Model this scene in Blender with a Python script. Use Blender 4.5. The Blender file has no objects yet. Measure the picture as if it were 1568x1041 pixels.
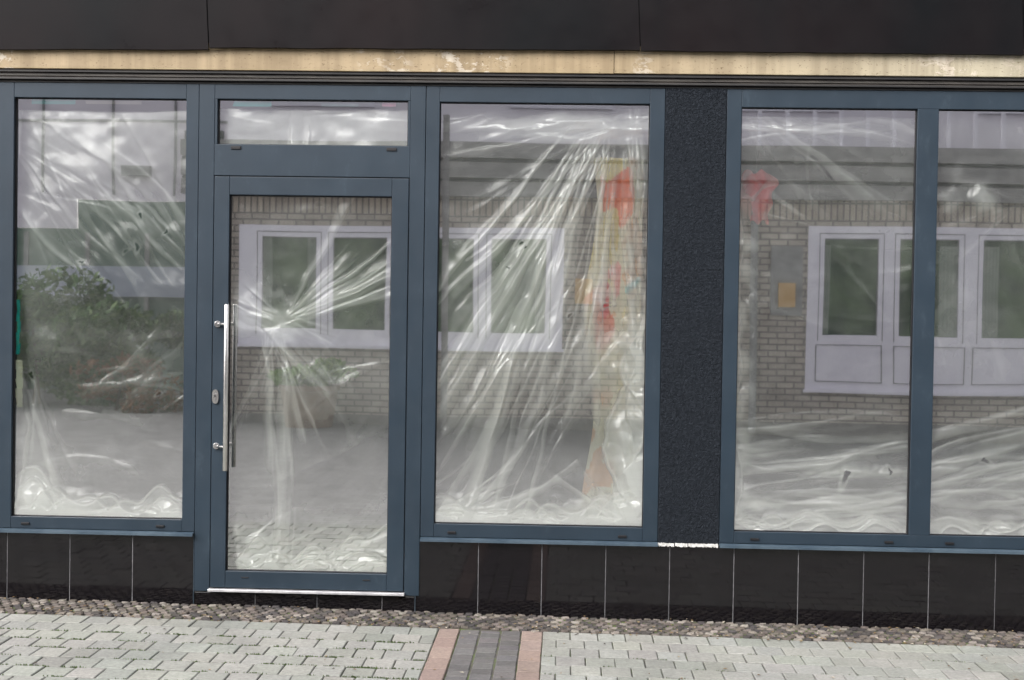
import bpy, math, random
import numpy as np
from mathutils import Matrix, Vector
random.seed(7); RNG=np.random.RandomState(7)
D=bpy.data; S=bpy.context.scene
S.view_settings.view_transform='Standard'; S.view_settings.look='None'; S.view_settings.exposure=0

# ------------------------------------------------------------------ helpers
def link(o,parent=None):
    S.collection.objects.link(o)
    if parent: o.parent=parent
    return o
def empty(name):
    e=D.objects.new(name,None); link(e); return e
class MB:
    def __init__(s): s.v=[];s.f=[];s.m=[];s.c=[]
    def quad(s,pts,mi=0,col=(1,1,1)):
        n=len(s.v); s.v+=list(pts); s.f.append(tuple(range(n,n+len(pts)))); s.m.append(mi); s.c+= [col]*len(pts)
    def box(s,x0,x1,y0,y1,z0,z1,mi=0,col=(1,1,1)):
        n=len(s.v)
        s.v+=[(x0,y0,z0),(x1,y0,z0),(x1,y1,z0),(x0,y1,z0),(x0,y0,z1),(x1,y0,z1),(x1,y1,z1),(x0,y1,z1)]
        s.c+=[col]*8
        for f in [(0,3,2,1),(4,5,6,7),(0,1,5,4),(1,2,6,5),(2,3,7,6),(3,0,4,7)]:
            s.f.append(tuple(n+i for i in f)); s.m.append(mi)
    def cyl(s,p0,p1,r,n=16,mi=0,col=(1,1,1)):
        p0=Vector(p0);p1=Vector(p1);d=(p1-p0).normalized()
        a=d.orthogonal().normalized();b=d.cross(a)
        k=len(s.v)
        for p in (p0,p1):
            for i in range(n):
                t=2*math.pi*i/n; s.v.append(tuple(p+a*math.cos(t)*r+b*math.sin(t)*r)); s.c.append(col)
        for i in range(n):
            j=(i+1)%n; s.f.append((k+i,k+j,k+n+j,k+n+i)); s.m.append(mi)
        s.f.append(tuple(k+i for i in reversed(range(n)))); s.m.append(mi)
        s.f.append(tuple(k+n+i for i in range(n))); s.m.append(mi)
    def obj(s,name,mats,parent=None,bevel=0,smooth=False,colors=False):
        me=D.meshes.new(name); me.from_pydata(s.v,[],s.f)
        for m in (mats if isinstance(mats,(list,tuple)) else [mats]): me.materials.append(m)
        me.polygons.foreach_set('material_index',s.m)
        if colors:
            a=me.color_attributes.new('col','FLOAT_COLOR','POINT')
            arr=np.ones((len(s.v),4),dtype=np.float32); arr[:,:3]=np.array(s.c); a.data.foreach_set('color',arr.ravel())
        if smooth: me.polygons.foreach_set('use_smooth',[True]*len(me.polygons))
        me.update()
        o=D.objects.new(name,me); link(o,parent)
        if bevel:
            b=o.modifiers.new('bevel','BEVEL'); b.width=bevel; b.segments=2; b.limit_method='ANGLE'
        return o

# ------------------------------------------------------------------ materials
class NT:
    def __init__(s,name):
        s.m=D.materials.new(name); s.m.use_nodes=True; s.t=s.m.node_tree; s.t.nodes.clear()
        s.out=s.n('ShaderNodeOutputMaterial')
    def n(s,typ,**k):
        x=s.t.nodes.new(typ)
        for a,b in k.items(): setattr(x,a,b)
        return x
    def l(s,a,ao,b,bi): s.t.links.new(a.outputs[ao],b.inputs[bi])
    def pos(s,scale=(1,1,1),rot=(0,0,0)):
        g=s.n('ShaderNodeNewGeometry'); mp=s.n('ShaderNodeMapping'); mp.inputs['Scale'].default_value=scale; mp.inputs['Rotation'].default_value=rot
        s.l(g,'Position',mp,'Vector'); return mp
    def noise(s,scale,detail=4,rough=.55,vec=None,dist=0):
        x=s.n('ShaderNodeTexNoise'); x.inputs['Scale'].default_value=scale; x.inputs['Detail'].default_value=detail
        x.inputs['Roughness'].default_value=rough; x.inputs['Distortion'].default_value=dist
        v=vec or s.pos(); s.l(v,'Vector',x,'Vector'); return x
    def ramp(s,src,so,p0,c0,p1,c1):
        r=s.n('ShaderNodeValToRGB'); e=r.color_ramp.elements
        e[0].position=p0;e[0].color=(*c0,1);e[1].position=p1;e[1].color=(*c1,1)
        s.l(src,so,r,'Fac'); return r
    def mix(s,a,ao,b,bo,fac=None,fo=0,typ='MIX',f=.5):
        x=s.n('ShaderNodeMix',data_type='RGBA',blend_type=typ); x.inputs[0].default_value=f
        if fac: s.l(fac,fo,x,0)
        s.l(a,ao,x,6); s.l(b,bo,x,7); return x
    def bump(s,src,so,strength,dist,bsdf):
        b=s.n('ShaderNodeBump'); b.inputs['Strength'].default_value=strength; b.inputs['Distance'].default_value=dist
        s.l(src,so,b,'Height'); s.l(b,'Normal',bsdf,'Normal'); return b
    def bsdf(s,color=(.5,.5,.5),rough=.5,metal=0,spec=.5):
        p=s.n('ShaderNodeBsdfPrincipled'); p.inputs['Base Color'].default_value=(*color,1); p.inputs['Roughness'].default_value=rough
        p.inputs['Metallic'].default_value=metal; p.inputs['Specular IOR Level'].default_value=spec
        s.l(p,0,s.out,0); return p
def simple(name,c0,c1,scale=6,rough=.5,metal=0,spec=.5,bump=0,bscale=80,bdist=.001,vecscale=(1,1,1),p0=.35,p1=.68):
    t=NT(name); p=t.bsdf(c0,rough,metal,spec)
    n=t.noise(scale,3,.6,t.pos(vecscale)); r=t.ramp(n,'Fac',p0,c0,p1,c1); t.l(r,'Color',p,'Base Color')
    if bump:
        b=t.noise(bscale,2,.6); t.bump(b,'Fac',bump,bdist,p)
    return t.m
M={}
def m_frame():
    t=NT('anthracite_powder_coat'); p=t.bsdf((.02,.03,.04),.45,spec=.25)
    n=t.noise(3,4,.6); r=t.ramp(n,'Fac',.3,(.0095,.0175,.026),.7,(.0135,.0235,.034))
    n2=t.noise(9,5,.75,t.pos((1,1,.5))); r2=t.ramp(n2,'Fac',.58,(1,1,1),.82,(2.1,1.9,1.75)); m=t.mix(r,'Color',r2,'Color',typ='MULTIPLY',f=1.0)
    t.l(m,2,p,'Base Color'); r3=t.ramp(n2,'Fac',.3,(.38,)*3,.8,(.62,)*3); t.l(r3,'Color',p,'Roughness'); return t.m
M['frame']=m_frame()
M['gasket']=simple('rubber_gasket',(.003,.003,.004),(.006,.006,.007),9,.6,spec=.2)
M['sill']=simple('sill_aluminium',(.028,.045,.062),(.05,.072,.09),8,.4,spec=.35)
M['groove']=simple('groove_trim',(.010,.010,.011),(.024,.022,.020),4,.5,vecscale=(1,1,10),spec=.3)
M['groove2']=simple('weathered_trim',(.03,.027,.024),(.07,.062,.052),5,.6,vecscale=(1,1,8))
M['alu']=simple('threshold_aluminium',(.34,.34,.35),(.5,.5,.5),20,.4,metal=.5)
M['steel']=simple('brushed_steel',(.62,.61,.59),(.72,.71,.69),40,.22,metal=1)
M['slot']=simple('drain_cap',(.004,.004,.005),(.008,.008,.009),30,.5,spec=.3)
M['mortar']=simple('mortar',(.30,.30,.28),(.55,.55,.53),60,.9)
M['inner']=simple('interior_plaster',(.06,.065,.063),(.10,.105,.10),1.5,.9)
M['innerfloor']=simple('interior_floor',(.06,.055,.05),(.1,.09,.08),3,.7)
M['whitewall']=simple('white_render',(.79,.755,.82),(.86,.82,.88),.8,.85)
M['upvc']=simple('white_upvc',(.80,.775,.86),(.85,.825,.91),2,.35)
M['greypanel']=simple('grey_cladding',(.20,.195,.195),(.32,.31,.30),1.2,.55,vecscale=(1,1,8))
M['darkrec']=simple('dark_recess',(.05,.055,.05),(.08,.08,.08),2,.7)
M['bluepanel']=simple('blue_panel',(.42,.47,.56),(.52,.56,.64),2,.5)
M['greenwall']=simple('green_glazed_wall',(.08,.15,.11),(.17,.24,.19),1.3,.4)
M['tan']=simple('tan_box',(.55,.33,.12),(.62,.40,.17),8,.6)
M['clay']=simple('brown_planter',(.15,.095,.07),(.22,.14,.10),8,.8)
M['greybox']=simple('grey_box',(.22,.22,.22),(.30,.30,.30),8,.6)
M['concrete']=simple('plinth_concrete',(.16,.15,.145),(.26,.25,.24),5,.9)
M['roof']=simple('flat_roof',(.07,.07,.075),(.11,.11,.11),2,.9)

def m_fascia():
    t=NT('black_fascia_panel'); p=t.bsdf((.004,.004,.005),.45,spec=.08)
    n=t.noise(.9,4,.6,t.pos((1,1,.5))); r=t.ramp(n,'Fac',.35,(.0028,.0032,.0038),.72,(.0078,.005,.0052)); t.l(r,'Color',p,'Base Color')  # reddish end of the ramp is a reflection painted into the black
    n2=t.noise(5,4,.7); r2=t.ramp(n2,'Fac',.3,(.25,)*3,.8,(.55,)*3); t.l(r2,'Color',p,'Roughness'); return t.m
M['fascia']=m_fascia()
def m_gold():
    t=NT('weathered_gold_trim'); p=t.bsdf((.4,.32,.18),.55,spec=.3)
    n=t.noise(2.2,5,.65,t.pos((1,1,3))); r=t.ramp(n,'Fac',.3,(.20,.152,.085),.72,(.275,.215,.13))
    g=t.n('ShaderNodeNewGeometry'); sx=t.n('ShaderNodeSeparateXYZ'); t.l(g,'Position',sx,0)
    mr=t.n('ShaderNodeMapRange'); mr.inputs[1].default_value=.2; mr.inputs[2].default_value=2.3; mr.inputs[3].default_value=0; mr.inputs[4].default_value=.75; t.l(sx,'X',mr,0)
    pale=t.n('ShaderNodeRGB'); pale.outputs[0].default_value=(.31,.295,.225,1)
    mx=t.mix(r,'Color',pale,0,mr,0)
    big=t.noise(1.7,2,.5,t.pos((1,1,.3))); rb=t.ramp(big,'Fac',.50,(0,0,0),.54,(1,1,1))
    fl=t.noise(13,5,.7,t.pos((1,1,1.8)),dist=.4); rf=t.ramp(fl,'Fac',.53,(0,0,0),.55,(1,1,1))
    ml=t.mix(rb,'Color',rf,'Color',typ='MULTIPLY',f=1.0)
    under=t.n('ShaderNodeRGB'); under.outputs[0].default_value=(.38,.34,.27,1)
    m2=t.mix(mx,2,under,0,ml,2)
    sp=t.noise(60,3,.7,t.pos((1,1,2))); rs=t.ramp(sp,'Fac',.62,(1,1,1),.68,(.35,.28,.2))
    m3=t.mix(m2,2,rs,'Color',typ='MULTIPLY',f=1.0)
    dr=t.noise(14,4,.6,t.pos((1,1,.05))); rd=t.ramp(dr,'Fac',.4,(.75,.73,.71),.6,(1,1,1))
    m4=t.mix(m3,2,rd,'Color',typ='MULTIPLY',f=1.0)
    t.l(m4,2,p,'Base Color'); t.bump(ml,2,.4,.003,p); return t.m
M['gold']=m_gold()
def m_stucco():
    t=NT('dark_stucco'); p=t.bsdf((.03,.035,.045),.9,spec=.12)
    n=t.noise(70,3,.7); r=t.ramp(n,'Fac',.35,(.0065,.0085,.0115),.7,(.015,.0185,.0235)); t.l(r,'Color',p,'Base Color')
    v=t.noise(85,3,.6,dist=.8); t.bump(v,'Fac',1.0,.018,p); return t.m
M['stucco']=m_stucco()
def m_tile():
    t=NT('polished_black_tile'); p=t.bsdf((.006,.006,.007),.13,spec=.42)
    n=t.noise(230,2,.5); r=t.ramp(n,'Fac',.55,(.0035,.003,.0036),.75,(.012,.0108,.0125)); t.l(r,'Color',p,'Base Color')
    n3=t.noise(4,4,.7); r3=t.ramp(n3,'Fac',.35,(.02,)*3,.75,(.16,)*3); t.l(r3,'Color',p,'Roughness')
    return t.m
M['tile']=m_tile()
M['grout']=simple('grout',(.09,.09,.095),(.16,.16,.165),30,.9)

def m_glass(name,fac,tint,wob):
    t=NT(name); tr=t.n('ShaderNodeBsdfTransparent'); tr.inputs[0].default_value=(*tint,1)
    gl=t.n('ShaderNodeBsdfGlossy'); gl.inputs['Roughness'].default_value=.014; gl.inputs['Color'].default_value=(1,1,1,1)
    fr=t.n('ShaderNodeFresnel'); fr.inputs[0].default_value=1.5
    mr=t.n('ShaderNodeMapRange'); mr.inputs[1].default_value=.04; mr.inputs[2].default_value=1; mr.inputs[3].default_value=fac; mr.inputs[4].default_value=1; t.l(fr,0,mr,0)
    mx=t.n('ShaderNodeMixShader'); t.l(mr,0,mx,0); t.l(tr,0,mx,1); t.l(gl,0,mx,2); t.l(mx,0,t.out,0)
    b=t.noise(1.6,0,.4); t.bump(b,'Fac',wob,.05,gl); return t.m
M['glass']=m_glass('coated_glazing',.38,(.985,1,.985),.010)
def m_darkglass():
    t=NT('house_window_glass'); p=t.bsdf((.03,.05,.045),.06,spec=.6)
    n=t.noise(1.8,4,.6); r=t.ramp(n,'Fac',.38,(.010,.038,.020),.68,(.11,.17,.085)); t.l(r,'Color',p,'Base Color'); return t.m  # green noise in the base colour paints reflected foliage onto the glass
M['dglass']=m_darkglass()

def m_film():
    t=NT('polyethylene_sheet')
    at=t.n('ShaderNodeAttribute'); at.attribute_name='dens'
    tr=t.n('ShaderNodeBsdfTransparent')
    df=t.n('ShaderNodeBsdfDiffuse'); df.inputs[0].default_value=(.95,.975,.92,1)
    gl=t.n('ShaderNodeBsdfGlossy'); gl.inputs['Roughness'].default_value=.25; gl.inputs['Color'].default_value=(.95,.95,.95,1)
    a=t.n('ShaderNodeMixShader'); a.inputs[0].default_value=.2; t.l(df,0,a,1); t.l(gl,0,a,2)
    mx=t.n('ShaderNodeMixShader'); t.l(at,'Fac',mx,0); t.l(tr,0,mx,1); t.l(a,0,mx,2); t.l(mx,0,t.out,0)
    return t.m
M['film']=m_film()
def m_col(name,rough=.8,bscale=150,bdist=.002,var=.25,spec=.3):
    t=NT(name); p=t.bsdf((.5,.5,.5),rough,spec=spec)
    at=t.n('ShaderNodeAttribute'); at.attribute_name='col'
    n=t.noise(55,4,.75); r=t.ramp(n,'Fac',.3,(1-var,)*3,.7,(1+var*.4,)*3)
    m=t.mix(at,'Color',r,'Color',typ='MULTIPLY',f=1.0)
    n2=t.noise(1.6,4,.6); r2=t.ramp(n2,'Fac',.3,(.78,.79,.78),.7,(1.1,1.1,1.08)); m2=t.mix(m,2,r2,'Color',typ='MULTIPLY',f=1.0)
    t.l(m2,2,p,'Base Color')
    if bdist: t.bump(t.noise(bscale,3,.7),'Fac',.6,bdist,p)
    return t.m
M['paver']=m_col('concrete_paver',var=.32,spec=.2); M['cobble']=m_col('mosaic_stone',.75,120,.002,.35,.2); M['cloth']=m_col('cloth',.8,60,0,.1)
M['leaf']=m_col('leaf',.55,30,0,.2)
def m_joint():
    t=NT('joint_sand_moss'); p=t.bsdf((.1,.1,.08),.95,spec=.1)
    n=t.noise(5,5,.7); r=t.ramp(n,'Fac',.45,(.075,.07,.062),.60,(.075,.10,.035)); t.l(r,'Color',p,'Base Color'); t.bump(t.noise(200,3,.7),'Fac',.8,.004,p); return t.m
M['joint']=m_joint()
def m_brick(name,c1,c2,mort,bw,rh,ms,axes='xz',off=.5):
    t=NT(name); p=t.bsdf(c1,.85,spec=.2)
    g=t.n('ShaderNodeNewGeometry'); sx=t.n('ShaderNodeSeparateXYZ'); t.l(g,'Position',sx,0); cb=t.n('ShaderNodeCombineXYZ')
    t.l(sx,'X',cb,0); t.l(sx,'Z' if axes=='xz' else 'Y',cb,1)
    b=t.n('ShaderNodeTexBrick'); b.offset=off; t.l(cb,0,b,'Vector')
    b.inputs['Color1'].default_value=(*c1,1); b.inputs['Color2'].default_value=(*c2,1); b.inputs['Mortar'].default_value=(*mort,1)
    b.inputs['Scale'].default_value=1; b.inputs['Mortar Size'].default_value=ms; b.inputs['Brick Width'].default_value=bw; b.inputs['Row Height'].default_value=rh; b.inputs['Mortar Smooth'].default_value=.1
    n=t.noise(3,3,.65); r=t.ramp(n,'Fac',.3,(.78,.78,.78),.7,(1.1,1.1,1.1)); m=t.mix(b,'Color',r,'Color',typ='MULTIPLY',f=1.0)
    t.l(m,2,p,'Base Color'); return t.m
M['brick']=m_brick('buff_clinker_brick',(.52,.465,.40),(.42,.37,.33),(.19,.17,.16),.24,.085,.012)
M['soldier']=m_brick('soldier_course_brick',(.54,.47,.39),(.42,.36,.31),(.18,.165,.15),.085,.26,.012,off=0)
M['street']=m_brick('street_paving',(.25,.25,.245),(.21,.21,.205),(.13,.13,.125),.20,.10,.006,axes='xy')
M['asphalt']=simple('ground_asphalt',(.045,.045,.045),(.075,.073,.07),.8,.9)

# ------------------------------------------------------------------ camera
cam=D.cameras.new('camera'); cam.sensor_width=36; cam.lens=2178/1568*36; cam.clip_start=.05; cam.clip_end=2000
co=D.objects.new('camera',cam); link(co)
Rm=Matrix.Rotation(math.radians(2.129),3,'Z')@Matrix.Rotation(math.pi/2+math.radians(-1.166),3,'X')@Matrix.Rotation(math.radians(.887),3,'Z')
co.matrix_world=Matrix.Translation((0,-7.4,1.6))@Rm.to_4x4(); S.camera=co

# ------------------------------------------------------------------ world / light
w=D.worlds.new('World'); S.world=w; w.use_nodes=True; nt=w.node_tree; bg=nt.nodes['Background']
sky=nt.nodes.new('ShaderNodeTexSky'); sky.sky_type='NISHITA'; sky.sun_disc=False
SE,SA=math.radians(38),math.radians(218)
sky.sun_elevation=SE; sky.sun_rotation=SA; sky.dust_density=4; sky.air_density=1.3
hs=nt.nodes.new('ShaderNodeHueSaturation'); hs.inputs['Saturation'].default_value=.18
mt=nt.nodes.new('ShaderNodeMix'); mt.data_type='RGBA'; mt.blend_type='MULTIPLY'; mt.inputs[0].default_value=1; mt.inputs[7].default_value=(2.6,2.53,2.6,1)
nt.links.new(sky.outputs[0],hs.inputs['Color']); nt.links.new(hs.outputs[0],mt.inputs[6]); nt.links.new(mt.outputs[2],bg.inputs[0]); bg.inputs[1].default_value=.15
sl=D.lights.new('sun','SUN'); sl.energy=4.9; sl.angle=math.radians(60); sl.color=(1,.975,.945)
so=D.objects.new('sun',sl); link(so)
dirv=Vector((math.sin(SA)*math.cos(SE),math.cos(SA)*math.cos(SE),math.sin(SE)))
so.rotation_euler=dirv.to_track_quat('Z','Y').to_euler(); so.location=(0,-3,20)

# ------------------------------------------------------------------ ground
def gz(x): return .012-.0105*max(-6,min(6,x))
mb=MB(); mb.quad([(-400,-400,-.12),(400,-400,-.12),(400,400,-.12),(-400,400,-.12)]); mb.obj('ground',M['asphalt'])
mb=MB()
xs=[-40,-6,6,40]
for a,b in zip(xs[:-1],xs[1:]):
    za,zb=gz(a)-.03,gz(b)-.03
    mb.quad([(a,-30,za),(b,-30,zb),(b,-2.75,zb),(a,-2.75,za)],0)
mb.obj('street_paving',M['street'])
mb=MB()
for a,b in zip(xs[:-1],xs[1:]):
    za,zb=gz(a)-.009,gz(b)-.009
    mb.quad([(a,-2.76,za),(b,-2.76,zb),(b,.3,zb),(a,.3,za)],0)
def paver(mb,x0,x1,y0,y1,col,mi,h=0,ins=.004,gx=.0020,gy=.0034):
    x0+=gx;x1-=gx;y0+=gy;y1-=gy
    n=len(mb.v); tx,ty=RNG.uniform(-.0015,.0015,2)
    def zz(x,y): return gz(x)+h+tx*(x-x0)/(x1-x0)+ty*(y-y0)/(y1-y0)
    j=lambda:random.uniform(-.0014,.0014)
    o=[(x0+j(),y0+j()),(x1+j(),y0+j()),(x1+j(),y1+j()),(x0+j(),y1+j())]; i=[(o[0][0]+ins,o[0][1]+ins),(o[1][0]-ins,o[1][1]+ins),(o[2][0]-ins,o[2][1]-ins),(o[3][0]+ins,o[3][1]-ins)]
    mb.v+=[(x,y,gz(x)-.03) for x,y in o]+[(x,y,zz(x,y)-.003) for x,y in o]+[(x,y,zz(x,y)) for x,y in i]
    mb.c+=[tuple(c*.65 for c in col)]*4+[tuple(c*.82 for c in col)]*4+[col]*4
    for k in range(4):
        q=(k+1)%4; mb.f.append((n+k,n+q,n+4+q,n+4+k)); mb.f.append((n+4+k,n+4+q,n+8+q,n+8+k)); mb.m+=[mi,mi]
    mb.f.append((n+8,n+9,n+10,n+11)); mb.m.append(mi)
def vary(c,a=.08):
    k=1+random.uniform(-a,a); return tuple(x*k*(1+random.uniform(-.02,.02)) for x in c)
LT=(.222,.225,.207); GR=(.105,.10,.10); PK=(.225,.172,.15)
r=0; y=-.37
while y>-2.7:
    y1=y; y0=y-.165
    for side in (0,1):
        if side==0: x=-.602; step=-.135; end=-5.6
        else: x=-.085; step=.135; end=5.6
        first=True
        while (x>end if side==0 else x<end):
            wd=.5 if (first and r%2) else 1
            nx=x+step*wd; first=False
            c=vary(LT,.09)
            if random.random()<.1: c=vary((.188,.193,.175),.06)
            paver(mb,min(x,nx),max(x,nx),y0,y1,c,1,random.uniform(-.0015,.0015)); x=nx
    y=y0; r+=1
y=-.37
while y>-2.7:
    for x0,c in ((-.602,PK),(-.19,PK)): paver(mb,x0,x0+.105,y-.2,y,vary(c,.14),1,-.001)
    y-=.2
for k in range(3):
    y=-.37; first=True
    while y>-2.7:
        d=.1
        if first and k==1: d=.05
        paver(mb,-.497+k*.1023,-.497+(k+1)*.1023,y-d,y,vary(GR,.16),1,-.006+ (.002 if k!=1 else 0),gx=.004); y-=d; first=False
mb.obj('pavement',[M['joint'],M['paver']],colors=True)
mb=MB()
cs=.050
x=-5.6
pal=[(.095,.08,.07),(.125,.108,.098),(.065,.058,.054),(.16,.14,.122),(.11,.095,.08),(.05,.045,.045),(.20,.18,.16)]
while x<5.6:
    y=.12; jr=0
    while y>-.40:
        cx=x+random.uniform(-.005,.005)+ (cs*.5 if jr%2 else 0); cy=y+random.uniform(-.004,.004)+.012*math.sin(x*9)
        jr+=1
        if cy>-.35:
            R0=cs*.56*random.uniform(.85,1.0); sq=random.uniform(.85,1.0); a0=random.uniform(-.12,.12)+math.pi/4
            n=len(mb.v); col=vary(random.choice(pal),.15); zt=gz(cx)+random.uniform(-.003,.002); tl=random.uniform(-.12,.12)
            rings=[(1.0,-.022),(.97,-.006),(.76,.0005)]
            K=8
            rad=[(1.12 if k%2==0 else .90)*random.uniform(.9,1.05) for k in range(K)]
            for rr,dz in rings:
                for k in range(K):
                    t=a0+2*math.pi*k/K; px=R0*rr*rad[k]*math.cos(t); py=R0*rr*rad[k]*math.sin(t)*sq
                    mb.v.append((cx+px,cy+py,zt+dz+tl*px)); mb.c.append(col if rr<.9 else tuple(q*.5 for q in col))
            mb.v.append((cx,cy,zt+.001)); mb.c.append(col)
            for q in range(2):
                for k in range(K):
                    j=(k+1)%K; mb.f.append((n+q*K+k,n+q*K+j,n+(q+1)*K+j,n+(q+1)*K+k)); mb.m.append(0)
            for k in range(K): mb.f.append((n+2*K+k,n+2*K+(k+1)%K,n+3*K)); mb.m.append(0)
        y-=cs
    x+=cs
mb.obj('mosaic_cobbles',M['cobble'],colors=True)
mb=MB()
for i in range(1100):
    x=random.uniform(-5,5); y=random.choice([random.uniform(-.38,.05),random.uniform(-.42,-.25)]); z=gz(x)+.004
    if random.random()<.12: y=random.uniform(-1.4,-.4)
    a=random.uniform(0,6.28); L=random.uniform(.004,.014); W=L*random.uniform(.3,.8); c,s=math.cos(a),math.sin(a)
    col=random.choice([(.16,.105,.05),(.2,.15,.08),(.1,.065,.035),(.3,.27,.22),(.05,.04,.03)])
    pts=[(L,0,.0),(0,W,.004),(-L,0,.001),(0,-W,.004)]
    mb.quad([(x+px*c-py*s,y+px*s+py*c,z+pz) for px,py,pz in pts],0,col)
mb.obj('leaf_litter',M['cloth'],colors=True)
mb=MB()
for i in range(460):
    x=random.choice([random.gauss(-2.1,.6),random.gauss(-.9,.3),random.uniform(-4,4)]); r=random.randint(2,9); y=-.37-.165*r; z=gz(x)
    if -.61<x<-.08: continue
    for q in range(9):
        dx=random.uniform(-.03,.03); h=random.uniform(.002,.009); wd=.003
        mb.quad([(x+dx-wd,y-.003,z-.006),(x+dx+wd,y+.003,z-.006),(x+dx+random.uniform(-.004,.004),y,z+h)],0,random.choice([(.06,.11,.02),(.09,.14,.03),(.05,.08,.02)]))
mb.obj('moss',M['leaf'],colors=True)

# ------------------------------------------------------------------ shop building
shop=empty('shop_building')
fr=MB(); gk=MB(); glassb=MB()
FY0,FY1=0.0,.07
def window(x0,x1,z0,z1,g):
    gx0=g[0][0]; gx1=g[-1][1]; gz0=g[0][2]; gz1=g[0][3]
    fr.box(x0,gx0,FY0,FY1,z0,z1); fr.box(gx1,x1,FY0,FY1,z0,z1)
    fr.box(gx0,gx1,FY0+.0006,FY1,z0,gz0); fr.box(gx0,gx1,FY0+.0006,FY1,gz1,z1)
    for a,b in zip(g[:-1],g[1:]): fr.box(a[1],b[0],FY0+.001,FY1,gz0,gz1)
    for a in g: glazing(*a)
def glazing(a,b,c,d,y=.03):
    t=.004
    gk.box(a-.001,a+t,y-.012,y+.01,c,d); gk.box(b-t,b+.001,y-.012,y+.01,c,d); gk.box(a+t,b-t,y-.012,y+.01,c-.001,c+t); gk.box(a+t,b-t,y-.012,y+.01,d-t,d+.001)
    glassb.quad([(a+t,y,c+t),(b-t,y,c+t),(b-t,y,d-t),(a+t,y,d-t)])
ZB,ZT=.412,2.762
W1=(-2.914,-2.0,.474,2.684); W3=(-.669,.421,.482,2.682); W4=(.893,1.793,.474,2.670); W5=(1.901,2.80,.474,2.670)
W0=(-3.99,-3.078,.474,2.684); W6=(3.30,4.30,.474,2.67); W7=(4.40,5.4,.474,2.67)
window(-4.07,-2.9975,ZB,ZT,[W0]); window(-2.995,-1.933,ZB,ZT,[W1])
window(-.7395,.4985,ZB,ZT,[W3]); window(.817,2.877,ZB,ZT,[W4,W5]); window(3.22,5.48,ZB,ZT,[W6,W7])
fr.box(-1.931,-1.849,-.002,.07,.10,ZT); fr.box(-.821,-.742,-.002,.07,.10,ZT)
fr.box(-1.849,-.821,-.0012,.07,2.686,ZT); fr.box(-1.849,-.821,-.0012,.07,2.286,2.450)
fr.box(-1.849,-1.835,.0004,.07,2.45,2.686); fr.box(-.835,-.821,.0004,.07,2.45,2.686)
TRg=(-1.835,-.835,2.450,2.686); glazing(*TRg)
fr.obj('window_frames',M['frame'],shop,bevel=.0025)
gk.obj('gaskets',M['gasket'],shop)
mb=MB()
for x in (-2.996,-1.932,-.7407,.4997): mb.box(x-.006,x+.006,.012,.06,ZB+.01,ZT-.01)
mb.obj('joint_seals',M['gasket'],shop)
door=empty('entrance_door')
mb=MB(); dg=(-1.765,-.912,.211,2.186)
mb.box(-1.8455,dg[0],-.006,.06,.122,2.281); mb.box(dg[1],-.8245,-.006,.06,.122,2.281)
mb.box(dg[0],dg[1],-.0055,.06,.122,dg[2]); mb.box(dg[0],dg[1],-.0055,.06,dg[3],2.281)
mb.obj('leaf_frame',M['frame'],door,bevel=.003)
gk2=MB(); gk,old=gk2,gk; g2=MB(); glassb,og=g2,glassb
glazing(*dg,y=.022)
gk.obj('leaf_gasket',M['gasket'],door); glassb.obj('leaf_glass',M['glass'],door)
gk=old; glassb=og
mb=MB()
for a,b,c,d in [(-1.849,-1.8455,.11,2.2855),(-.8245,-.821,.11,2.2855),(-1.8455,-.8245,2.281,2.2855)]: mb.box(a,b,.004,.05,c,d)
mb.obj('leaf_gap',M['gasket'],door)
mb=MB(); bx=-1.757; by=-.075
mb.cyl((bx,by,.745),(bx,by,1.612),.0125,24)
for z in (1.508,.868):
    mb.cyl((bx,by,z),(-1.800,-.038,z),.0085,16); mb.cyl((-1.800,-.038,z),(-1.818,-.012,z),.0085,16); mb.cyl((-1.818,-.016,z),(-1.822,-.005,z),.017,20)
o=mb.obj('pull_handle',M['steel'],door,bevel=.0015)
for p in o.data.polygons: p.use_smooth=len(p.vertices)==4
mb=MB(); n=28; cx,cz=-1.826,1.128
rim=[(cx+.017*math.copysign(abs(math.cos(t))**.7,math.cos(t)),cz+.037*math.copysign(abs(math.sin(t))**.7,math.sin(t))) for t in [2*math.pi*i/n for i in range(n)]]
mb.quad([(x,-.0175,z) for x,z in rim]); 
for i in range(n):
    a,b=rim[i],rim[(i+1)%n]; mb.quad([(a[0],-.0175,a[1]),(a[0],-.006,a[1]),(b[0],-.006,b[1]),(b[0],-.0175,b[1])])
mb.cyl((cx,-.0235,cz+.008),(cx,-.016,cz+.008),.0085,18); mb.box(cx-.0045,cx+.0045,-.0235,-.0165,cz-.02,cz+.006)
mb.box(cx-.001,cx+.001,-.0242,-.023,cz+.001,cz+.014,1)
mb.obj('lock_escutcheon',[M['steel'],M['slot']],door)
mb=MB(); mb.box(-1.853,-.817,-.03,.07,.103,.117); mb.obj('threshold',M['alu'],door,bevel=.002)
glassb.obj('panes',M['glass'],shop)
mb=MB()
def cap(x,z,w=.022,h=.006,y=0): mb.box(x-w,x+w,y-.007,y+.002,z-h,z+h)
for x in (-2.835,-2.115,-.575,.315,1.0,1.69,2.0,2.7): cap(x,.438 if x<0 else .436)
for x in (-1.735,-.918): cap(x,2.432,.026,.008,-.001)
for x in (-1.66,-1.02): cap(x,.178,.02,.003,-.002)
mb.obj('drain_caps',M['slot'],shop,bevel=.0015)
mb=MB()
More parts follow.
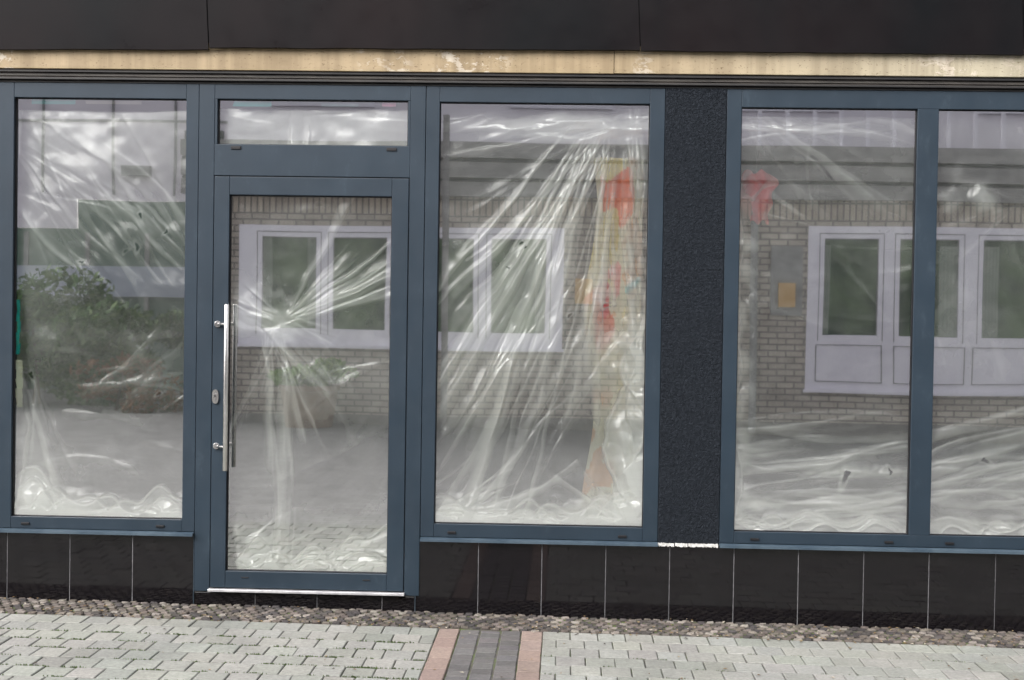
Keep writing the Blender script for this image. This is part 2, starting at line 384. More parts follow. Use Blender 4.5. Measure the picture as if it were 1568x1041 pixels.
def sill(a,b):
    n=len(mb.v); p=[(.0,.4105),(-.034,.4045),(-.034,.392),(-.031,.392),(-.031,.401),(.0,.4045)]
    for x in (a,b):
        for y,z in p: mb.v.append((x,y,z)); mb.c.append((1,1,1))
    k=len(p)
    for i in range(k):
        j=(i+1)%k; mb.f.append((n+i,n+j,n+k+j,n+k+i)); mb.m.append(0)
    mb.f.append(tuple(n+i for i in range(k))); mb.f.append(tuple(n+k+i for i in reversed(range(k)))); mb.m+=[0,0]
sill(-4.07,-1.935); sill(-.738,.4985); sill(.817,2.88); sill(3.22,5.48)
mb.obj('sill_trim',M['sill'],shop)
mb=MB(); nn=60
for i in range(nn):
    a=.5+(.316)*i/nn; b=.5+.316*(i+1)/nn
    if random.random()<.06: continue
    mb.box(a,b,-.010-random.uniform(0,.004),.03,.394-random.uniform(0,.006),.405+random.uniform(0,.004))
mb.obj('mortar_edge',M['mortar'],shop)
mb=MB(); mb.box(.5,.8155,-.004,.3,.405,2.765); mb.box(2.879,3.2185,-.004,.3,.405,2.765); mb.box(-5.2,-4.072,-.004,.3,.405,2.765); mb.box(5.482,6.5,-.004,.3,.405,2.765)
mb.obj('stucco_pillars',M['stucco'],shop,bevel=.004)
tb=MB(); gb=MB()
def tiles(seams,z1,z0=-.12,y=.004):
    for a,b in zip(seams[:-1],seams[1:]):
        tl=random.uniform(-.0012,.0012)
        tb.box(a+.0022,b-.0022,y+tl,y+.03,z0,z1)
    gb.box(seams[0],seams[-1],y+.0035,y+.05,z0,z1-.001)
tiles([-5.2,-4.933,-4.6,-4.267,-3.933,-3.6,-3.267,-2.934,-2.598,-2.263,-1.936],.4)
tiles([-.762,-.434,-.102,.231,.563,.896,1.229,1.565,1.900,2.24,2.575,2.91,3.245,3.58,3.915,4.25,4.585,4.92,5.255,5.6,5.95,6.3,6.5],.4)
tiles([-1.934,-1.610,-1.282,-.938,-.764],.092,y=.012)
gb.box(-1.934,-.764,.014,.07,.093,.102)
tb.obj('plinth_tiles',M['tile'],shop,bevel=.0015); gb.obj('grout',M['grout'],shop)
mb=MB(); mb.box(-1.9355,-1.9335,-.001,.05,-.05,.41); mb.box(-.7635,-.7615,-.001,.05,-.05,.41); mb.obj('tile_edge_trim',M['sill'],shop)
mb=MB()
mb.box(-5.2,6.5,.002,.1,2.7635,2.775); mb.box(-5.2,6.5,-.022,.1,2.7765,2.786); mb.box(-5.2,6.5,-.004,.1,2.7875,2.794,1); mb.box(-5.2,6.5,-.012,.1,2.7955,2.812,1); mb.box(-5.2,6.5,-.03,.1,2.8135,2.8265)
mb.obj('head_trim',[M['groove'],M['groove2']],shop,bevel=.002)
mb=MB()
for a,b,dz in [(-5.2,-4.1,0),(-4.098,.2295,0),(.2315,4.0,.0015),(4.002,6.5,0)]:
    mb.box(a,b,-.042,.1,2.829+dz,2.97)
mb.obj('gold_band',M['gold'],shop,bevel=.003)
mb=MB()
def sheet(xa,xb,za,zb,y):
    N=24; n=len(mb.v)
    for i in range(N+1):
        t=i/N; x=xa+(xb-xa)*t; z=za+(zb-za)*t+random.uniform(-.002,.002)
        mb.v+= [(x,y,z),(x-.035,y-.004,3.6),(x,y+.03,z)]; mb.c+=[(1,1,1)]*3
    for i in range(N):
        a=n+3*i; mb.f.append((a,a+3,a+4,a+1)); mb.f.append((a+2,a+5,a+3,a)); mb.m+=[0,0]
sheet(-5.2,-1.868,2.905,2.930,-.075); sheet(-1.862,.36,2.940,2.945,-.0775); sheet(.365,2.30,2.942,2.939,-.076); sheet(2.305,6.5,2.943,2.946,-.077)
mb.obj('fascia',M['fascia'],shop)
mb=MB(); mb.box(-5.2,6.5,-.04,.1,2.975,3.59); mb.obj('fascia_backing',M['slot'],shop)
mb=MB(); mb.box(-5.2,6.5,-.03,9,3.62,4.1,0); mb.box(-5.35,6.65,-.15,9.2,4.1,4.2,1)  # unseen top of the shop, kept low to let skylight reach the house opposite
mb.obj('unseen_parapet_and_roof',[M['whitewall'],M['roof']],shop)
mb=MB()
mb.quad([(-5.2,3.2,0),(6.5,3.2,0),(6.5,3.2,3.2),(-5.2,3.2,3.2)],0)
mb.quad([(-5.2,.1,0),(-5.2,3.2,0),(-5.2,3.2,3.2),(-5.2,.1,3.2)],0); mb.quad([(6.5,.1,0),(6.5,3.2,0),(6.5,3.2,3.2),(6.5,.1,3.2)],0)
mb.quad([(-5.2,.1,3.2),(6.5,.1,3.2),(6.5,3.2,3.2),(-5.2,3.2,3.2)],0); mb.quad([(-5.2,.1,.1),(6.5,.1,.1),(6.5,3.2,.1),(-5.2,3.2,.1)],1)
mb.quad([(-5.2,.16,2.76),(6.5,.16,2.76),(6.5,.16,3.2),(-5.2,.16,3.2)],0)
mb.quad([(-5.2,.16,0),(6.5,.16,0),(6.5,.16,.42),(-5.2,.16,.42)],0)
mb.box(-5.22,-5.2,-.03,9,0,3.62,2); mb.box(6.5,6.52,-.03,9,0,3.62,2)
mb.obj('interior',[M['inner'],M['innerfloor'],M['whitewall']],shop)

# ------------------------------------------------------------------ plastic sheets
def h1(n,seed): 
    n=np.asarray(n).astype(np.int64); x=(n*374761393+seed*668265263)&0xffffffff; x=((x^(x>>13))*1274126177)&0xffffffff; return ((x^(x>>16))&0xffff)/65535.0
def vn2(x,y,seed):
    i=np.floor(x);j=np.floor(y);fx=x-i;fy=y-j;fx=fx*fx*(3-2*fx);fy=fy*fy*(3-2*fy)
    g=lambda a,b:h1(a*7919+b*104729,seed)
    return (g(i,j)*(1-fx)+g(i+1,j)*fx)*(1-fy)+(g(i,j+1)*(1-fx)+g(i+1,j+1)*fx)*fy
def fbm(x,y,seed,o=4):
    s=0;a=.5;t=0
    for k in range(o): s=s+a*vn2(x*2**k,y*2**k,seed+k*17); t+=a; a*=.5
    return s/t
def sm(x,a,b): t=np.clip((x-a)/(b-a),0,1); return t*t*(3-2*t)
class Film:
    def __init__(s,x0,x1,z0,z1,seed,res=.005,base=.34):
        nx=int((x1-x0)/res); nz=int((z1-z0)/res); s.nx,s.nz=nx,nz; s.seed=seed; s.R=random.Random(seed*31+5); s.res=res
        s.u,s.v=np.meshgrid(np.linspace(0,1,nx+1),np.linspace(0,1,nz+1))
        s.w=x1-x0; s.h=z1-z0; s.px=s.u*s.w; s.py=s.v*s.h; s.x0=x0; s.z1=z1
        s.wx=(fbm(s.px*3,s.py*3,seed+90,3)-.5); s.wy=(fbm(s.px*3,s.py*3,seed+91,3)-.5)
        cl=fbm(s.px*2.0,s.py*2.0,seed,4); fine=fbm(s.px*22,s.py*22,seed+40,3)
        s.d=base-.05+.24*(cl-.5)*2+.07*(fine-.5)*2-.05*sm(s.v,.55,.7); s.hgt=.06*(fbm(s.px*2.5,s.py*2.5,seed+3,4)-.5)
        s.hole=np.ones_like(s.d)
    def add(s,val,k,hk=0): s.d=s.d+k*val; s.hgt=s.hgt+hk*val
    def stroke(s,x,y,a,L,wd,k,spread=0,bend=0,start=False):
        ca,sa=math.cos(a),math.sin(a); X=s.px-x;Y=s.py-y
        al=X*ca+Y*sa; pe=-X*sa+Y*ca-bend*al*al+s.wx*.05
        W=wd+spread*np.clip(al,0,None); side=s.R.choice([-1,1]); p=pe*side/W
        prof=np.where(p>0,np.exp(-p*p*.5),np.exp(-p*p*5))
        if start: m=sm(al,0,.08)*(1-sm(al,L*.6,L))
        else: m=np.exp(-(al/(L*.5))**2)
        v=prof*m; s.d=s.d+k*v; s.hgt=s.hgt+v*np.minimum(W,.03)*.55*min(1,k*3)
    def rays(s,cu,cv,a0,a1,L,n,k,wd=.0025,spread=.012,r0=0,jit=.02,bend=.08):
        for i in range(n):
            a=math.radians(s.R.uniform(a0,a1)); x=cu*s.w+s.R.gauss(0,jit)+math.cos(a)*r0; y=cv*s.h+s.R.gauss(0,jit)+math.sin(a)*r0
            s.stroke(x,y,a,L*s.R.uniform(.45,1.1),wd,k*s.R.uniform(.25,1)**1.2,spread*s.R.uniform(.2,1.8),s.R.uniform(-bend,bend),True)
    def strokes(s,cu,cv,ru,rv,ang,da,n,L,k,wd=.006,bend=.35):
        for i in range(n):
            s.stroke(cu*s.w+s.R.gauss(0,ru),cv*s.h+s.R.gauss(0,rv),math.radians(s.R.gauss(ang,da)),L*s.R.uniform(.4,1.3),wd*s.R.uniform(.3,2.2),k*s.R.uniform(.25,1),0,s.R.uniform(-bend,bend))
    def crumple(s,k,mask,scale=7,seed=0,hk=.03):
        R=random.Random(s.seed*7+seed); h=0; X=s.px+s.wx*.06; Y=s.py+s.wy*.06
        for i in range(7):
            a=R.uniform(0,math.pi); f=scale*R.uniform(.45,1.9); t=(X*math.cos(a)+Y*math.sin(a))*f+R.random()*9+1.0*fbm(s.px*scale*.5,s.py*scale*.5,s.seed+seed*3+i,2)
            h=h+np.abs(2*(t-np.floor(t))-1)/f*scale
        lo,hi=np.percentile(h,8),np.percentile(h,96); h=np.clip((h-lo)/(hi-lo),0,1)
        s.d=s.d+k*mask*(.12+.95*h**1.5); s.hgt=s.hgt+hk*mask*h*7/scale
    def heap(s,u0,w,h,k=.22,side=None,base=.985):
        # a folded-over layer of sheet slumped on the sill (or against a side), with a crisp top edge whose highlight is put into the density
        n=s.R.randint(0,999)
        if side is None:
            top=base-h*np.exp(-((s.u-u0)/w)**2)+.020*(fbm(s.px*9,s.py*3,n,3)-.5)+.012*np.sin(s.px*s.R.uniform(12,30)+n); t=(s.v-top)*s.h
        else:
            top=1-h*np.exp(-((s.v-u0)/w)**2)+.05*(fbm(s.px*3,s.py*8,n,3)-.5); uu=s.u if side>0 else 1-s.u; t=(uu-top)*s.w
        m=sm(t,0,.010); e=np.exp(-((t-.010)/.007)**2)
        s.d=s.d+k*m+.22*e; s.hgt=s.hgt+.010*m+.008*e
    def heaps(s,n,hmax,k=.18):
        for i in range(n): s.heap(s.R.uniform(0,1),s.R.uniform(.08,.3),hmax*s.R.uniform(.3,1),k)
    def blob(s,u,v,ru,rv): return np.exp(-(((s.px-u*s.w+s.wx*.08)/ru)**2+((s.py-v*s.h+s.wy*.08)/rv)**2))
    def punct(s,u,v,r,ring=.35):
        r=r*1.2
        X=s.px-u*s.w;Y=s.py-v*s.h; a=np.arctan2(Y,X); rr=np.hypot(X,Y)*(1+.35*np.sin(a*2+u*30)+.25*np.sin(a*3+v*50))
        s.d=s.d+.6*ring*np.exp(-((rr-r*1.7)/(r*.6))**2); s.hole*=sm(rr,r*.85,r*1.15)
    def build(s,name,y=.10):
        hgt=np.clip(s.hgt,-.03,.060)
        gy,gx=np.gradient(hgt,s.res); g=np.hypot(gx,gy)
        d=s.d+.22*np.clip(g-.15,0,1.2)
        d=np.clip(d,.05,None); d=np.where(d>.7,.7+(1-np.exp(-(d-.7)*2.2))*.29,d)*s.hole
        X=s.x0+s.px; Z=s.z1-s.py; Y=y-hgt
        co=np.stack([X,Y,Z],-1).reshape(-1,3).astype(np.float32)
        W=s.nx+1; j,i=np.meshgrid(np.arange(s.nz),np.arange(s.nx),indexing='ij'); a=(j*W+i).ravel()
        f=np.stack([a+W,a+W+1,a+1,a],-1).astype(np.int32)
        me=D.meshes.new(name); me.vertices.add(len(co)); me.vertices.foreach_set('co',co.ravel())
        me.loops.add(f.size); me.loops.foreach_set('vertex_index',f.ravel()); me.polygons.add(len(f))
        me.polygons.foreach_set('loop_start',np.arange(0,f.size,4,dtype=np.int32)); me.polygons.foreach_set('loop_total',np.full(len(f),4,dtype=np.int32))
        me.update(calc_edges=True); me.polygons.foreach_set('use_smooth',np.ones(len(f),dtype=bool))
        at=me.attributes.new('dens','FLOAT','POINT'); at.data.foreach_set('value',d.ravel().astype(np.float32))
        me.materials.append(M['film']); me.update(); o=D.objects.new(name,me); link(o); return o
def grow(W,m=.012): return (W[0]-m,W[1]+m,W[2]-m,W[3]+m)
# left window
f=Film(*grow(W1),1,base=.36)
f.d+=.14*(1-sm(f.v,.1,.35))
f.strokes(.65,.30,.25,.16,52,9,26,.6,.26,.008,.5); f.strokes(.3,.16,.25,.2,35,12,14,.7,.14,.016,.6)
f.rays(-.1,.1,20,60,1.6,8,.14,.004,.02)
f.strokes(.75,.66,.2,.10,150,14,14,.45,.22,.010,.8); f.rays(-.02,.64,60,95,.9,12,.26,.004,.014,jit=.04); f.strokes(.5,.62,.3,.3,20,25,14,.5,.12,.018,.8)
f.crumple(.5,sm(f.v,.92,.98),5,1); f.crumple(.9,f.blob(.09,.93,.10,.18),5,2); f.crumple(.5,f.blob(.0,.75,.05,.4),8,3)
f.heap(.08,.16,.11,.3); f.heap(.12,.12,.07,.3); f.heap(.85,.22,.06,.25); f.heap(.95,.2,.04,.25); f.heap(.5,.25,.035,.2); f.heap(.3,.2,.05,.2); f.heap(.8,.14,.08,.15,side=-1)
f.add(sm(f.v,.975,.985),.4)
for u,v,r in [(.70,.275,.007),(.85,.315,.006),(.69,.352,.009),(.62,.362,.006),(.37,.39,.006),(.47,.425,.005),(.08,.66,.009),(.82,.7,.006)]: f.punct(u,v,r)
edge=.022+.010*fbm(f.u*4,f.u*0,5,3); f.hole*=sm(f.v,edge,edge+.004); f.add(np.exp(-((f.v-edge-.008)/.006)**2),.25)
f.build('plastic_sheet')
# transom
f=Film(*grow(TRg),2,base=.85); f.strokes(.5,.5,.4,.1,88,5,8,.25,.2,.012); f.strokes(.5,.5,.4,.1,5,8,8,.3,.12,.012)
edge=.16+.05*fbm(f.u*5,f.u*0,8,3); f.hole*=sm(f.v,edge,edge+.03); f.build('plastic_sheet')
# door
f=Film(*grow(dg),3,base=.33); f.d+=.18*sm(f.v,.75,.92)
f.rays(.33,.335,-62,-8,.9,24,.44,.0035,.022); f.rays(.33,.335,-8,50,.45,8,.2,.004,.025)
f.rays(.27,.36,66,118,.9,18,.42,.0035,.018,jit=.035,bend=.15); f.rays(.33,.34,180,262,.45,10,.22,.003,.022)
f.strokes(.50,.46,.05,.04,52,4,7,.5,.40,.010,.2)
f.crumple(1.0,f.blob(.18,.335,.17,.055),10,5); f.crumple(1.0,f.blob(.3,.37,.08,.045),11,6); f.add(f.blob(.2,.33,.16,.04)+.7*f.blob(.02,.27,.06,.09)+1.2*f.blob(.33,.335,.06,.04),.5)
f.add(np.exp(-((f.u-.33-.02*np.sin(f.v*4))/.035)**2)*sm(f.v,.42,.52)*(1-sm(f.v,.97,1)),.38,.02)
f.strokes(.33,.75,.03,.25,90,1.5,10,.5,.3,.006,.05)
f.heap(.95,.35,.10,.3); f.heap(.75,.2,.055,.3); f.heap(.5,.15,.05,.25); f.heap(.2,.10,.075,.45); f.heap(.28,.08,.04,.4); f.heap(.9,.3,.04,.25)
f.strokes(.8,.95,.16,.05,-30,10,10,.35,.4,.012,.8)
f.crumple(1.0,f.blob(.20,.955,.10,.08),6,8); f.crumple(.4,sm(f.v,.92,1),6,9); f.crumple(.6,f.blob(.03,.9,.06,.1),9,10)
f.strokes(.6,.55,.25,.3,-35,14,12,.6,.14,.016,.8)
f.hole*=1-.95*sm(.07-f.u+.5*(f.v-.95),0,.03)*sm(f.v,.86,.9)
f.build('plastic_sheet',y=.095)
# centre window
f=Film(*grow(W3),4,base=.31)
f.rays(.80,.05,100,130,2.7,36,.40,.0035,.014,.1,.06); f.rays(.80,.05,128,175,1.2,10,.16,.004,.02,.1); f.rays(.84,.05,84,99,1.7,16,.30,.004,.013,.1,.05)
f.strokes(.35,.75,.25,.3,119,6,18,1.1,.32,.012,.25)
f.strokes(.70,.055,.28,.025,-8,7,22,.4,.42,.012); f.crumple(1.2,f.blob(.75,.055,.42,.05),7,5); f.add(f.blob(.7,.05,.42,.035),.25,.02)
ed=sm(f.u,.86,.96); f.strokes(.95,.5,.03,.7,88,4,24,.6,.32,.008); f.crumple(.55,ed*(.3+.7*sm(f.v,.4,.6)),6,7); f.add(sm(f.u,.88,.96)*sm(f.v,.45,.6),.12)
f.crumple(1.0,f.blob(.90,.60,.09,.13),5,8); f.crumple(.9,f.blob(.93,.86,.12,.22),5,9)
f.heap(.62,.07,.14,.35,side=1); f.heap(.80,.16,.20,.25,side=1); f.heap(.92,.10,.14,.3,side=1); f.heap(.7,.2,.09,.2,side=1)
f.heap(.97,.15,.10,.35); f.heap(.9,.2,.06,.3); f.heap(.65,.2,.035,.25); f.heap(.08,.14,.05,.35); f.heap(.25,.2,.03,.25); f.heap(.45,.15,.04,.2); f.heap(.1,.3,.025,.3)
f.crumple(.5,sm(f.v,.91,.98),5,11); f.add(sm(f.v,.974,.984),.4)
f.strokes(.2,.93,.15,.06,-28,10,10,.4,.45,.012,.8); f.rays(.97,1.0,185,260,.7,8,.3,.005,.035)
f.d*=1-.75*f.blob(.86,.19,.09,.18)-.75*f.blob(.80,.50,.08,.08)-.5*f.blob(.9,.41,.07,.06)
for u,v,r in [(.40,.33,.006),(.34,.39,.005),(.63,.5,.006),(.8,.475,.009),(.42,.34,.004)]: f.punct(u,v,r)
f.hole*=sm(f.v,.008,.011); f.build('plastic_sheet')
# right windows
f=Film(*grow(W4),5,base=.30)
f.rays(-.1,-.05,20,65,1.3,10,.16,.005,.02); f.rays(.45,.27,-170,-70,.6,9,.18,.003,.022); f.strokes(.5,.3,.3,.35,25,14,12,.6,.14,.016,.7)
f.strokes(.5,.84,.4,.14,-6,5,30,.9,.38,.014); f.strokes(.5,.92,.4,.06,-3,6,22,.5,.36,.010); f.add(sm(f.v,.66,.85),.06)
f.crumple(1.3,np.exp(-(f.u/.08)**2)*sm(f.v,.12,.35),6,6); f.add(np.exp(-(f.u/.04)**2)*sm(f.v,.1,.3),.35)
f.heap(.6,.15,.06,.25,side=-1); f.heap(.35,.12,.05,.25,side=-1); f.heap(.88,.1,.06,.3,side=-1)
f.crumple(1.2,f.blob(.17,.94,.10,.025),12,7,.012); f.add(f.blob(.16,.94,.08,.016),.8); f.crumple(1,f.blob(.9,.86,.09,.03),12,8); f.crumple(1,f.blob(.62,.865,.15,.014),12,12); f.add(f.blob(.62,.865,.14,.012),.7)
f.heap(.8,.5,.02,.4); f.heap(.15,.2,.015,.35); f.heap(.5,.4,.03,.2); f.add(sm(f.v,.976,.985),.3); f.crumple(.5,sm(f.v,.93,1),6,9)
f.punct(.655,.86,.015,.5); f.punct(.9,.852,.008,.3)
a=math.radians(48); X=f.px-.52*f.w;Y=f.py-.157*f.h; al=X*math.cos(a)+Y*math.sin(a); pe=-X*math.sin(a)+Y*math.cos(a); f.hole*=1-np.exp(-(al/.05)**2-(pe/.009)**2)*.98
edge=.014+.008*fbm(f.u*4,f.u*0,15,3); f.hole*=sm(f.v,edge,edge+.004)
f.strokes(.5,.05,.4,.02,0,6,20,.4,.35,.008); f.d*=1-.45*f.blob(.12,.18,.14,.13); f.build('plastic_sheet')
f=Film(*grow(W5),6,base=.30)
f.strokes(.5,.82,.4,.14,-14,5,30,.9,.38,.014); f.strokes(.5,.92,.4,.06,-2,6,22,.5,.36,.010); f.add(sm(f.v,.66,.85),.06)
f.rays(.5,.22,0,360,.5,12,.2,.003,.022); f.strokes(.4,.4,.3,.3,75,10,12,.5,.14,.014,.6)
f.heap(.2,.4,.02,.4); f.heap(.7,.3,.03,.3); f.add(sm(f.v,.976,.985),.3); f.crumple(.8,f.blob(.2,.22,.14,.10),8,6); f.punct(.33,.82,.010); f.crumple(.5,sm(f.v,.93,1),6,9)
f.build('plastic_sheet')
for W,sd in ((W0,7),(W6,8),(W7,9)):
    f=Film(*grow(W),sd,res=.012); f.rays(.4,.3,0,360,1.2,12,.25,.004,.02); f.strokes(.5,.85,.4,.1,-10,6,14,.6,.3,.014); f.heaps(6,.07); f.build('plastic_sheet')

mb=MB()
def scrap(x0,x1,z0,z1,y,col,n=5):
    for i in range(n):
        a=z0+(z1-z0)*i/n; b=z0+(z1-z0)*(i+1)/n; j=lambda:random.uniform(-.006,.006)
        mb.quad([(x0+j(),y,a),(x1+j(),y+.002,a),(x1+j(),y+.002,b),(x0+j(),y,b)],0,col)
scrap(-2.905,-2.885,1.33,1.62,.034,(.0,.34,.32)); scrap(-2.84,-2.6,2.655,2.68,.036,(.0,.26,.24),1); scrap(-2.55,-2.25,2.658,2.675,.036,(.25,.24,.2),1)
scrap(-1.76,-1.56,2.653,2.68,.036,(.0,.34,.32),1); scrap(-1.3,-1.1,2.657,2.674,.036,(.12,.2,.2),1); scrap(-.98,-.9,2.66,2.68,.036,(.5,.2,.3),1)
scrap(-2.905,-2.87,1.05,1.3,.035,(.6,.62,.5))
mb.obj('tape_strips',M['cloth'],colors=True)
mb=MB(); nx,nz=40,180
def dcol(u,v):
    w_=.03*math.sin(u*9+v*30)
    if (v+w_-.10)**2/.0050+(u-.45)**2/.14<1: return (.88,.20,.08)
    if (v+w_-.40)**2/.0012+(u-.20)**2/.06<1: return (.9,.04,.05)
    if (v+w_-.345)**2/.0005+(u-.85)**2/.02<1: return (.05,.6,.7)
    if (v+w_-.345)**2/.0008+(u-.45)**2/.03<1: return (.9,.35,.32)
    if (v+w_-.47)**2/.006+(u-.35)**2/.04<1: return (.88,.22,.11)
    n=float(fbm(np.array(u*2.5+3.),np.array(v*9.),77,3))
    if n>.58: return (.82,.70,.26)
    if n<.36: return (.78,.47,.25)
    return (.80,.78,.58)
for j in range(nz+1):
    for i in range(nx+1):
        u,v=i/nx,j/nz; mb.v.append((.13+.27*u+.03*math.sin(v*11)*(1-u),.165+.012*math.sin(u*14+v*3)+.008*math.sin(v*30),2.42-1.88*v)); mb.c.append(dcol(u,v))
for j in range(nz):
    for i in range(nx):
        a=j*(nx+1)+i; mb.f.append((a,a+nx+1,a+nx+2,a+1)); mb.m.append(0)
mb.obj('hanging_cloth',M['cloth'],colors=True,smooth=True)
mb=MB(); nx,nz=24,30
for j in range(nz+1):
    for i in range(nx+1):
        u,v=i/nx,j/nz; wd=.10*(.35+.65*math.sin(math.pi*min(1,.15+v*.8)))*(1+.18*math.sin(v*13)); 
        mb.v.append((1.0+(u-.5)*2*wd+.02*math.sin(v*8),.2+.015*math.sin(u*17+v*5),2.36-.27*v+.012*math.sin(u*11))); mb.c.append((.72,.07,.08) if math.sin(u*7+v*9)<.6 else (.7,.3,.3))
for j in range(nz):
    for i in range(nx):
        a=j*(nx+1)+i; mb.f.append((a,a+nx+1,a+nx+2,a+1)); mb.m.append(0)
mb.cyl((1.0,.2,2.35),(1.0,.2,3.15),.002,6,0,(.3,.3,.3))
mb.obj('red_cloth',M['cloth'],colors=True,smooth=True)

# ------------------------------------------------------------------ street opposite (seen mirrored in the glazing)
bh=empty('brick_house'); YF=-12.0
mb=MB()
def wallfacing(mb,y0,x0,x1,z0,z1,openings,mi):
    xs=sorted({x0,x1,*[o[0] for o in openings],*[o[1] for o in openings]}); zs=sorted({z0,z1,*[o[2] for o in openings],*[o[3] for o in openings]})
    for a,b in zip(xs[:-1],xs[1:]):
        for c,d in zip(zs[:-1],zs[1:]):
            if any(o[0]<=a and b<=o[1] and o[2]<=c and d<=o[3] for o in openings): continue
            mb.quad([(a,y0,c),(a,y0,d),(b,y0,d),(b,y0,c)],mi)
ops=[(-4.49,-2.215,1.09,2.73),(-2.215,-.04,1.09,2.73),(3.27,6.7,.59,2.82),(8.2,10.4,1.09,2.73)]
wallfacing(mb,YF,-5.15,13,.14,2.9,ops,0)
wallfacing(mb,YF+.003,-5.15,13,2.9,3.16,[],1)
mb.box(-5.16,13,YF-.3,YF+.02,-.1,.14,2)
mb.quad([(-5.15,YF,0),(-5.15,YF-8,0),(-5.15,YF-8,3.87),(-5.15,YF,3.87)],0); mb.quad([(13,YF,0),(13,YF-8,0),(13,YF-8,3.87),(13,YF,3.87)],0)
mb.box(-5.15,13,YF-8,YF-.6,.0,.05,2)
for z0,z1,y in [(3.16,3.36,.10),(3.37,3.40,.06),(3.41,3.62,.14),(3.63,3.66,.10),(3.67,3.88,.18)]:
    mb.box(-5.3,13.2,YF-.3,YF+y,z0,z1,3 if z1-z0>.1 else 4)
mb.box(-5.3,13.2,YF-8,YF-.3,3.8,3.88,5)
mb.box(-5.0,13,YF-8,YF-1.3,3.88,5.9,6); mb.box(-5.2,13.2,YF-8.2,YF-1.1,5.9,6.05,3)
for x in (-3.6,-.1,3.2,6.6,10): 
    mb.box(x-.75,x+.75,YF-1.32,YF-1.26,4.55,5.6,7); mb.box(x-.65,x-.04,YF-1.28,YF-1.25,4.65,5.5,8); mb.box(x+.04,x+.65,YF-1.28,YF-1.25,4.65,5.5,8)
mb.obj('walls',[M['brick'],M['soldier'],M['concrete'],M['greypanel'],M['darkrec'],M['roof'],M['whitewall'],M['upvc'],M['dglass']],bh)
wn=MB()
def hwin(x0,x1,z0,z1,casements,gz0,gz1,y=YF-.04):
    xs=[x0]+[c for cc in casements for c in cc]+[x1]
    for a,b in zip(xs[::2],xs[1::2]): wn.box(a,b,y-.05,y+.05,z0,z1,0)
    for a,b in casements:
        wn.box(a,b,y-.05,y+.045,z0,gz0,0); wn.box(a,b,y-.05,y+.045,gz1,z1,0)
        wn.box(a,b,y-.02,y,gz0,gz1,1)
        wn.box(a,a+.012,y,y+.02,gz0,gz1,2); wn.box(b-.012,b,y,y+.02,gz0,gz1,2); wn.box(a+.012,b-.012,y,y+.02,gz1-.012,gz1,2)
    for a,b in casements:
        for xx in (a-.07,b+.06): wn.box(xx,xx+.012,y+.05,y+.053,gz0-.08,gz1+.07,2)
        wn.box(a-.058,b+.06,y+.05,y+.053,gz1+.058,gz1+.07,2)
    wn.box(x0-.03,x1+.03,y+.055,y+.10,z0-.04,z0,0)
hwin(-4.49,-2.218,1.09,2.73,[(-4.18,-3.43),(-3.20,-2.46)],1.31,2.58)
hwin(-2.212,-.04,1.09,2.73,[(-1.99,-1.26),(-1.02,-.28)],1.31,2.58)
hwin(3.27,6.7,.59,2.82,[(3.49,4.24),(4.52,5.30),(5.62,6.40)],1.33,2.66)
hwin(8.2,10.4,1.09,2.73,[(8.45,9.2),(9.4,10.15)],1.31,2.58)
for a,b in ((3.4,4.3),(4.45,5.4),(5.5,6.5)):
    for c,d,e,g_ in ((a,b,1.19,1.2),(a,b,.7,.71),(a,a+.012,.71,1.19),(b-.012,b,.71,1.19)): wn.box(c,d,YF+.010,YF+.020,e,g_,2)
wn.obj('windows',[M['upvc'],M['dglass'],M['greybox']],bh)
mb=MB()
for x0,x1 in ((-4.18,-4.05),(-3.56,-3.43),(-1.99,-1.85),(-.42,-.28),(3.49,3.58),(5.05,5.30),(5.62,5.85)):
    n=10
    for i in range(n):
        a=x0+(x1-x0)*i/n; b=x0+(x1-x0)*(i+1)/n; ya=YF-.037+.004*(i%2); yb=YF-.037+.004*((i+1)%2)
        mb.quad([(a,ya,1.34),(b,yb,1.34),(b,yb,2.57),(a,ya,2.57)])
mb.obj('net_curtains',simple('net_curtain',(.15,.19,.15),(.24,.27,.23),5,.8),bh)
mb=MB(); mb.box(.12,.36,YF,YF+.08,1.72,2.05,0); mb.box(2.88,3.10,YF+.031,YF+.08,1.72,2.05,0); mb.box(2.78,3.2,YF,YF+.03,1.6,2.55,1); mb.cyl((-1.62,YF+.42,0),(-1.62,YF+.42,4.2),.045,12,2); mb.cyl((2.55,YF+.08,0),(2.55,YF+.08,3.2),.05,12,1)
mb.obj('meter_boxes_and_pipes',[M['tan'],M['greybox'],M['greypanel']],bh)
mb=MB()
for i in range(30): mb.box(2.2+i*.36,2.25+i*.36,YF+.1,YF+.13,3.88,4.5)
mb.box(2.2,13,YF+.09,YF+.14,4.5,4.56); mb.obj('roof_railing',M['upvc'],bh)
wh=empty('white_house')
mb=MB(); y=-18
wallfacing(mb,y,-26,-5.6,0,7,[(-26,-8.86,0,2.97),(-8.86,-5.6,0,3.5)],0)
mb.quad([(-8.86,y-.02,0),(-8.86,y-.02,3.5),(-5.6,y-.02,3.5),(-5.6,y-.02,0)],2); mb.quad([(-26,y-.02,0),(-26,y-.02,2.97),(-8.86,y-.02,2.97),(-8.86,y-.02,0)],2)
mb.quad([(-5.6,y,0),(-5.6,y-9,0),(-5.6,y-9,7),(-5.6,y,7)],0); mb.quad([(-26,y,7),(-5.6,y,7),(-5.6,y-9,7),(-26,y-9,7)],1)
mb.box(-26.2,-5.4,y-.2,y+.3,6.9,7.1,1)
mb.box(-26,-6.0,y+.0,y+.12,1.75,2.3,3)
for x in (-9.5,-8.2,-7.1): mb.box(x,x+.035,y+.0,y+.05,3.6,6.8,4)
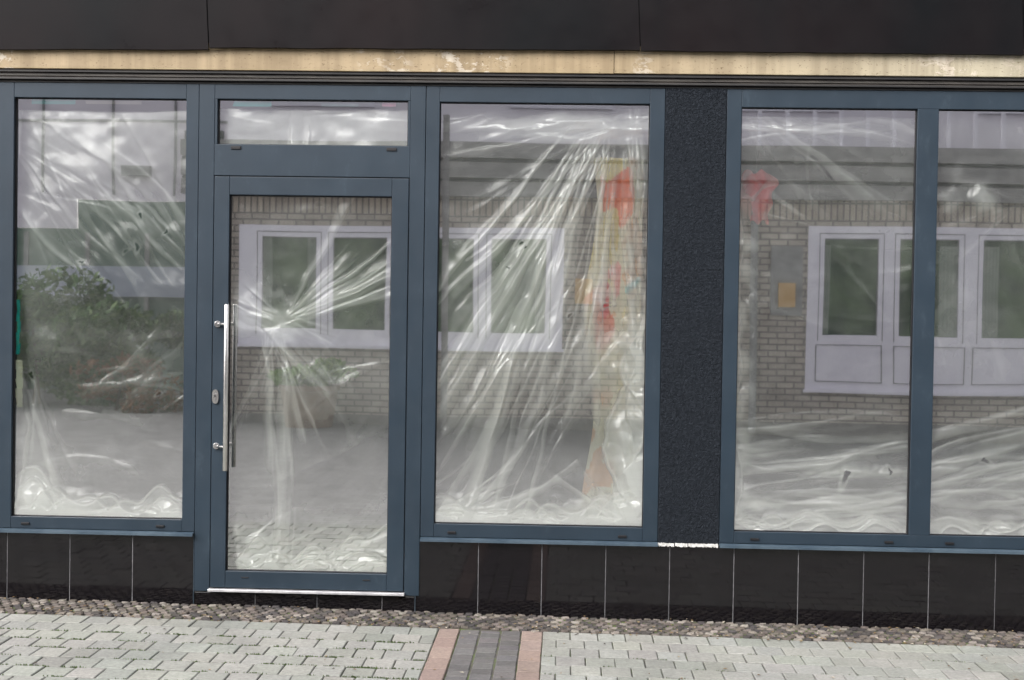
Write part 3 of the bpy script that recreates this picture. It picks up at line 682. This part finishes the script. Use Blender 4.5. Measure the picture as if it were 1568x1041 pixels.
for x in (-12,-10.9,-9.8,-8.7,-7.6,-6.5): mb.box(x,x+.07,y+.0,y+.05,0,2.9,4)
mb.box(-8.0,-7.5,y,y+.15,3.95,4.12,4); mb.box(-6.9,-6.2,y,y+.1,4.5,4.75,5)
mb.box(-26,-5.6,y,y+.03,4.9,4.94,4)
mb.obj('walls',[M['whitewall'],M['roof'],M['greenwall'],M['bluepanel'],M['greybox'],M['darkrec']],wh)
def foliage(name,cx,cy,cz,rx,ry,rz,n,pal,s=.07,trunks=0):
    mb=MB()
    cl=[(random.uniform(-.8,.8),random.uniform(-.7,.7),random.uniform(-.7,.8),random.uniform(.25,.5)) for _ in range(16)]
    for i in range(n):
        c=random.choice(cl); d=Vector((random.gauss(0,1),random.gauss(0,1),random.gauss(0,1))).normalized()*c[3]*random.uniform(.6,1.05)
        p=Vector((cx+rx*(c[0]+d.x),cy+ry*(c[1]+d.y),max(.03,cz+rz*(c[2]+d.z))))
        a=Vector((random.gauss(0,1),random.gauss(0,1),random.gauss(0,1))).normalized(); b=a.orthogonal().normalized(); q=random.uniform(.6,1.3)*s
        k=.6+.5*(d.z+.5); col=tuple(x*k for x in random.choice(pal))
        mb.quad([tuple(p+a*q),tuple(p+b*q*.5),tuple(p-a*q),tuple(p-b*q*.5)],0,col)
    for i in range(trunks):
        x=cx+random.uniform(-.6,.6)*rx; mb.cyl((x,cy,0),(x+random.uniform(-.2,.2),cy+random.uniform(-.1,.1),cz+rz*.5),.02,6,0,(.09,.06,.04))
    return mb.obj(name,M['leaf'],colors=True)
G1=[(.09,.21,.05),(.13,.27,.07),(.20,.32,.10),(.07,.15,.04)]
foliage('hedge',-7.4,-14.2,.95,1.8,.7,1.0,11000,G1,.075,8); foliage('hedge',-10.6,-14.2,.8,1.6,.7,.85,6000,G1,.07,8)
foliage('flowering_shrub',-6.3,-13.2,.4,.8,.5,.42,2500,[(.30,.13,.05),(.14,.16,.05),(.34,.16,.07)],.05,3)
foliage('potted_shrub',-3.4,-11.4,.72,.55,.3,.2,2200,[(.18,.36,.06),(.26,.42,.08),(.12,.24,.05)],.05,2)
mb=MB()
for i in range(16):
    t0,t1=2*math.pi*i/16,2*math.pi*(i+1)/16
    for (ra,za),(rb,zb) in zip([(.30,-.05),(.38,.50),(.41,.51),(.41,.57)],[(.38,.50),(.41,.51),(.41,.57),(.34,.57)]):
        mb.quad([(-3.4+ra*math.cos(t0),-11.4+ra*math.sin(t0),za),(-3.4+ra*math.cos(t1),-11.4+ra*math.sin(t1),za),(-3.4+rb*math.cos(t1),-11.4+rb*math.sin(t1),zb),(-3.4+rb*math.cos(t0),-11.4+rb*math.sin(t0),zb)])
mb.obj('planter',M['clay'])
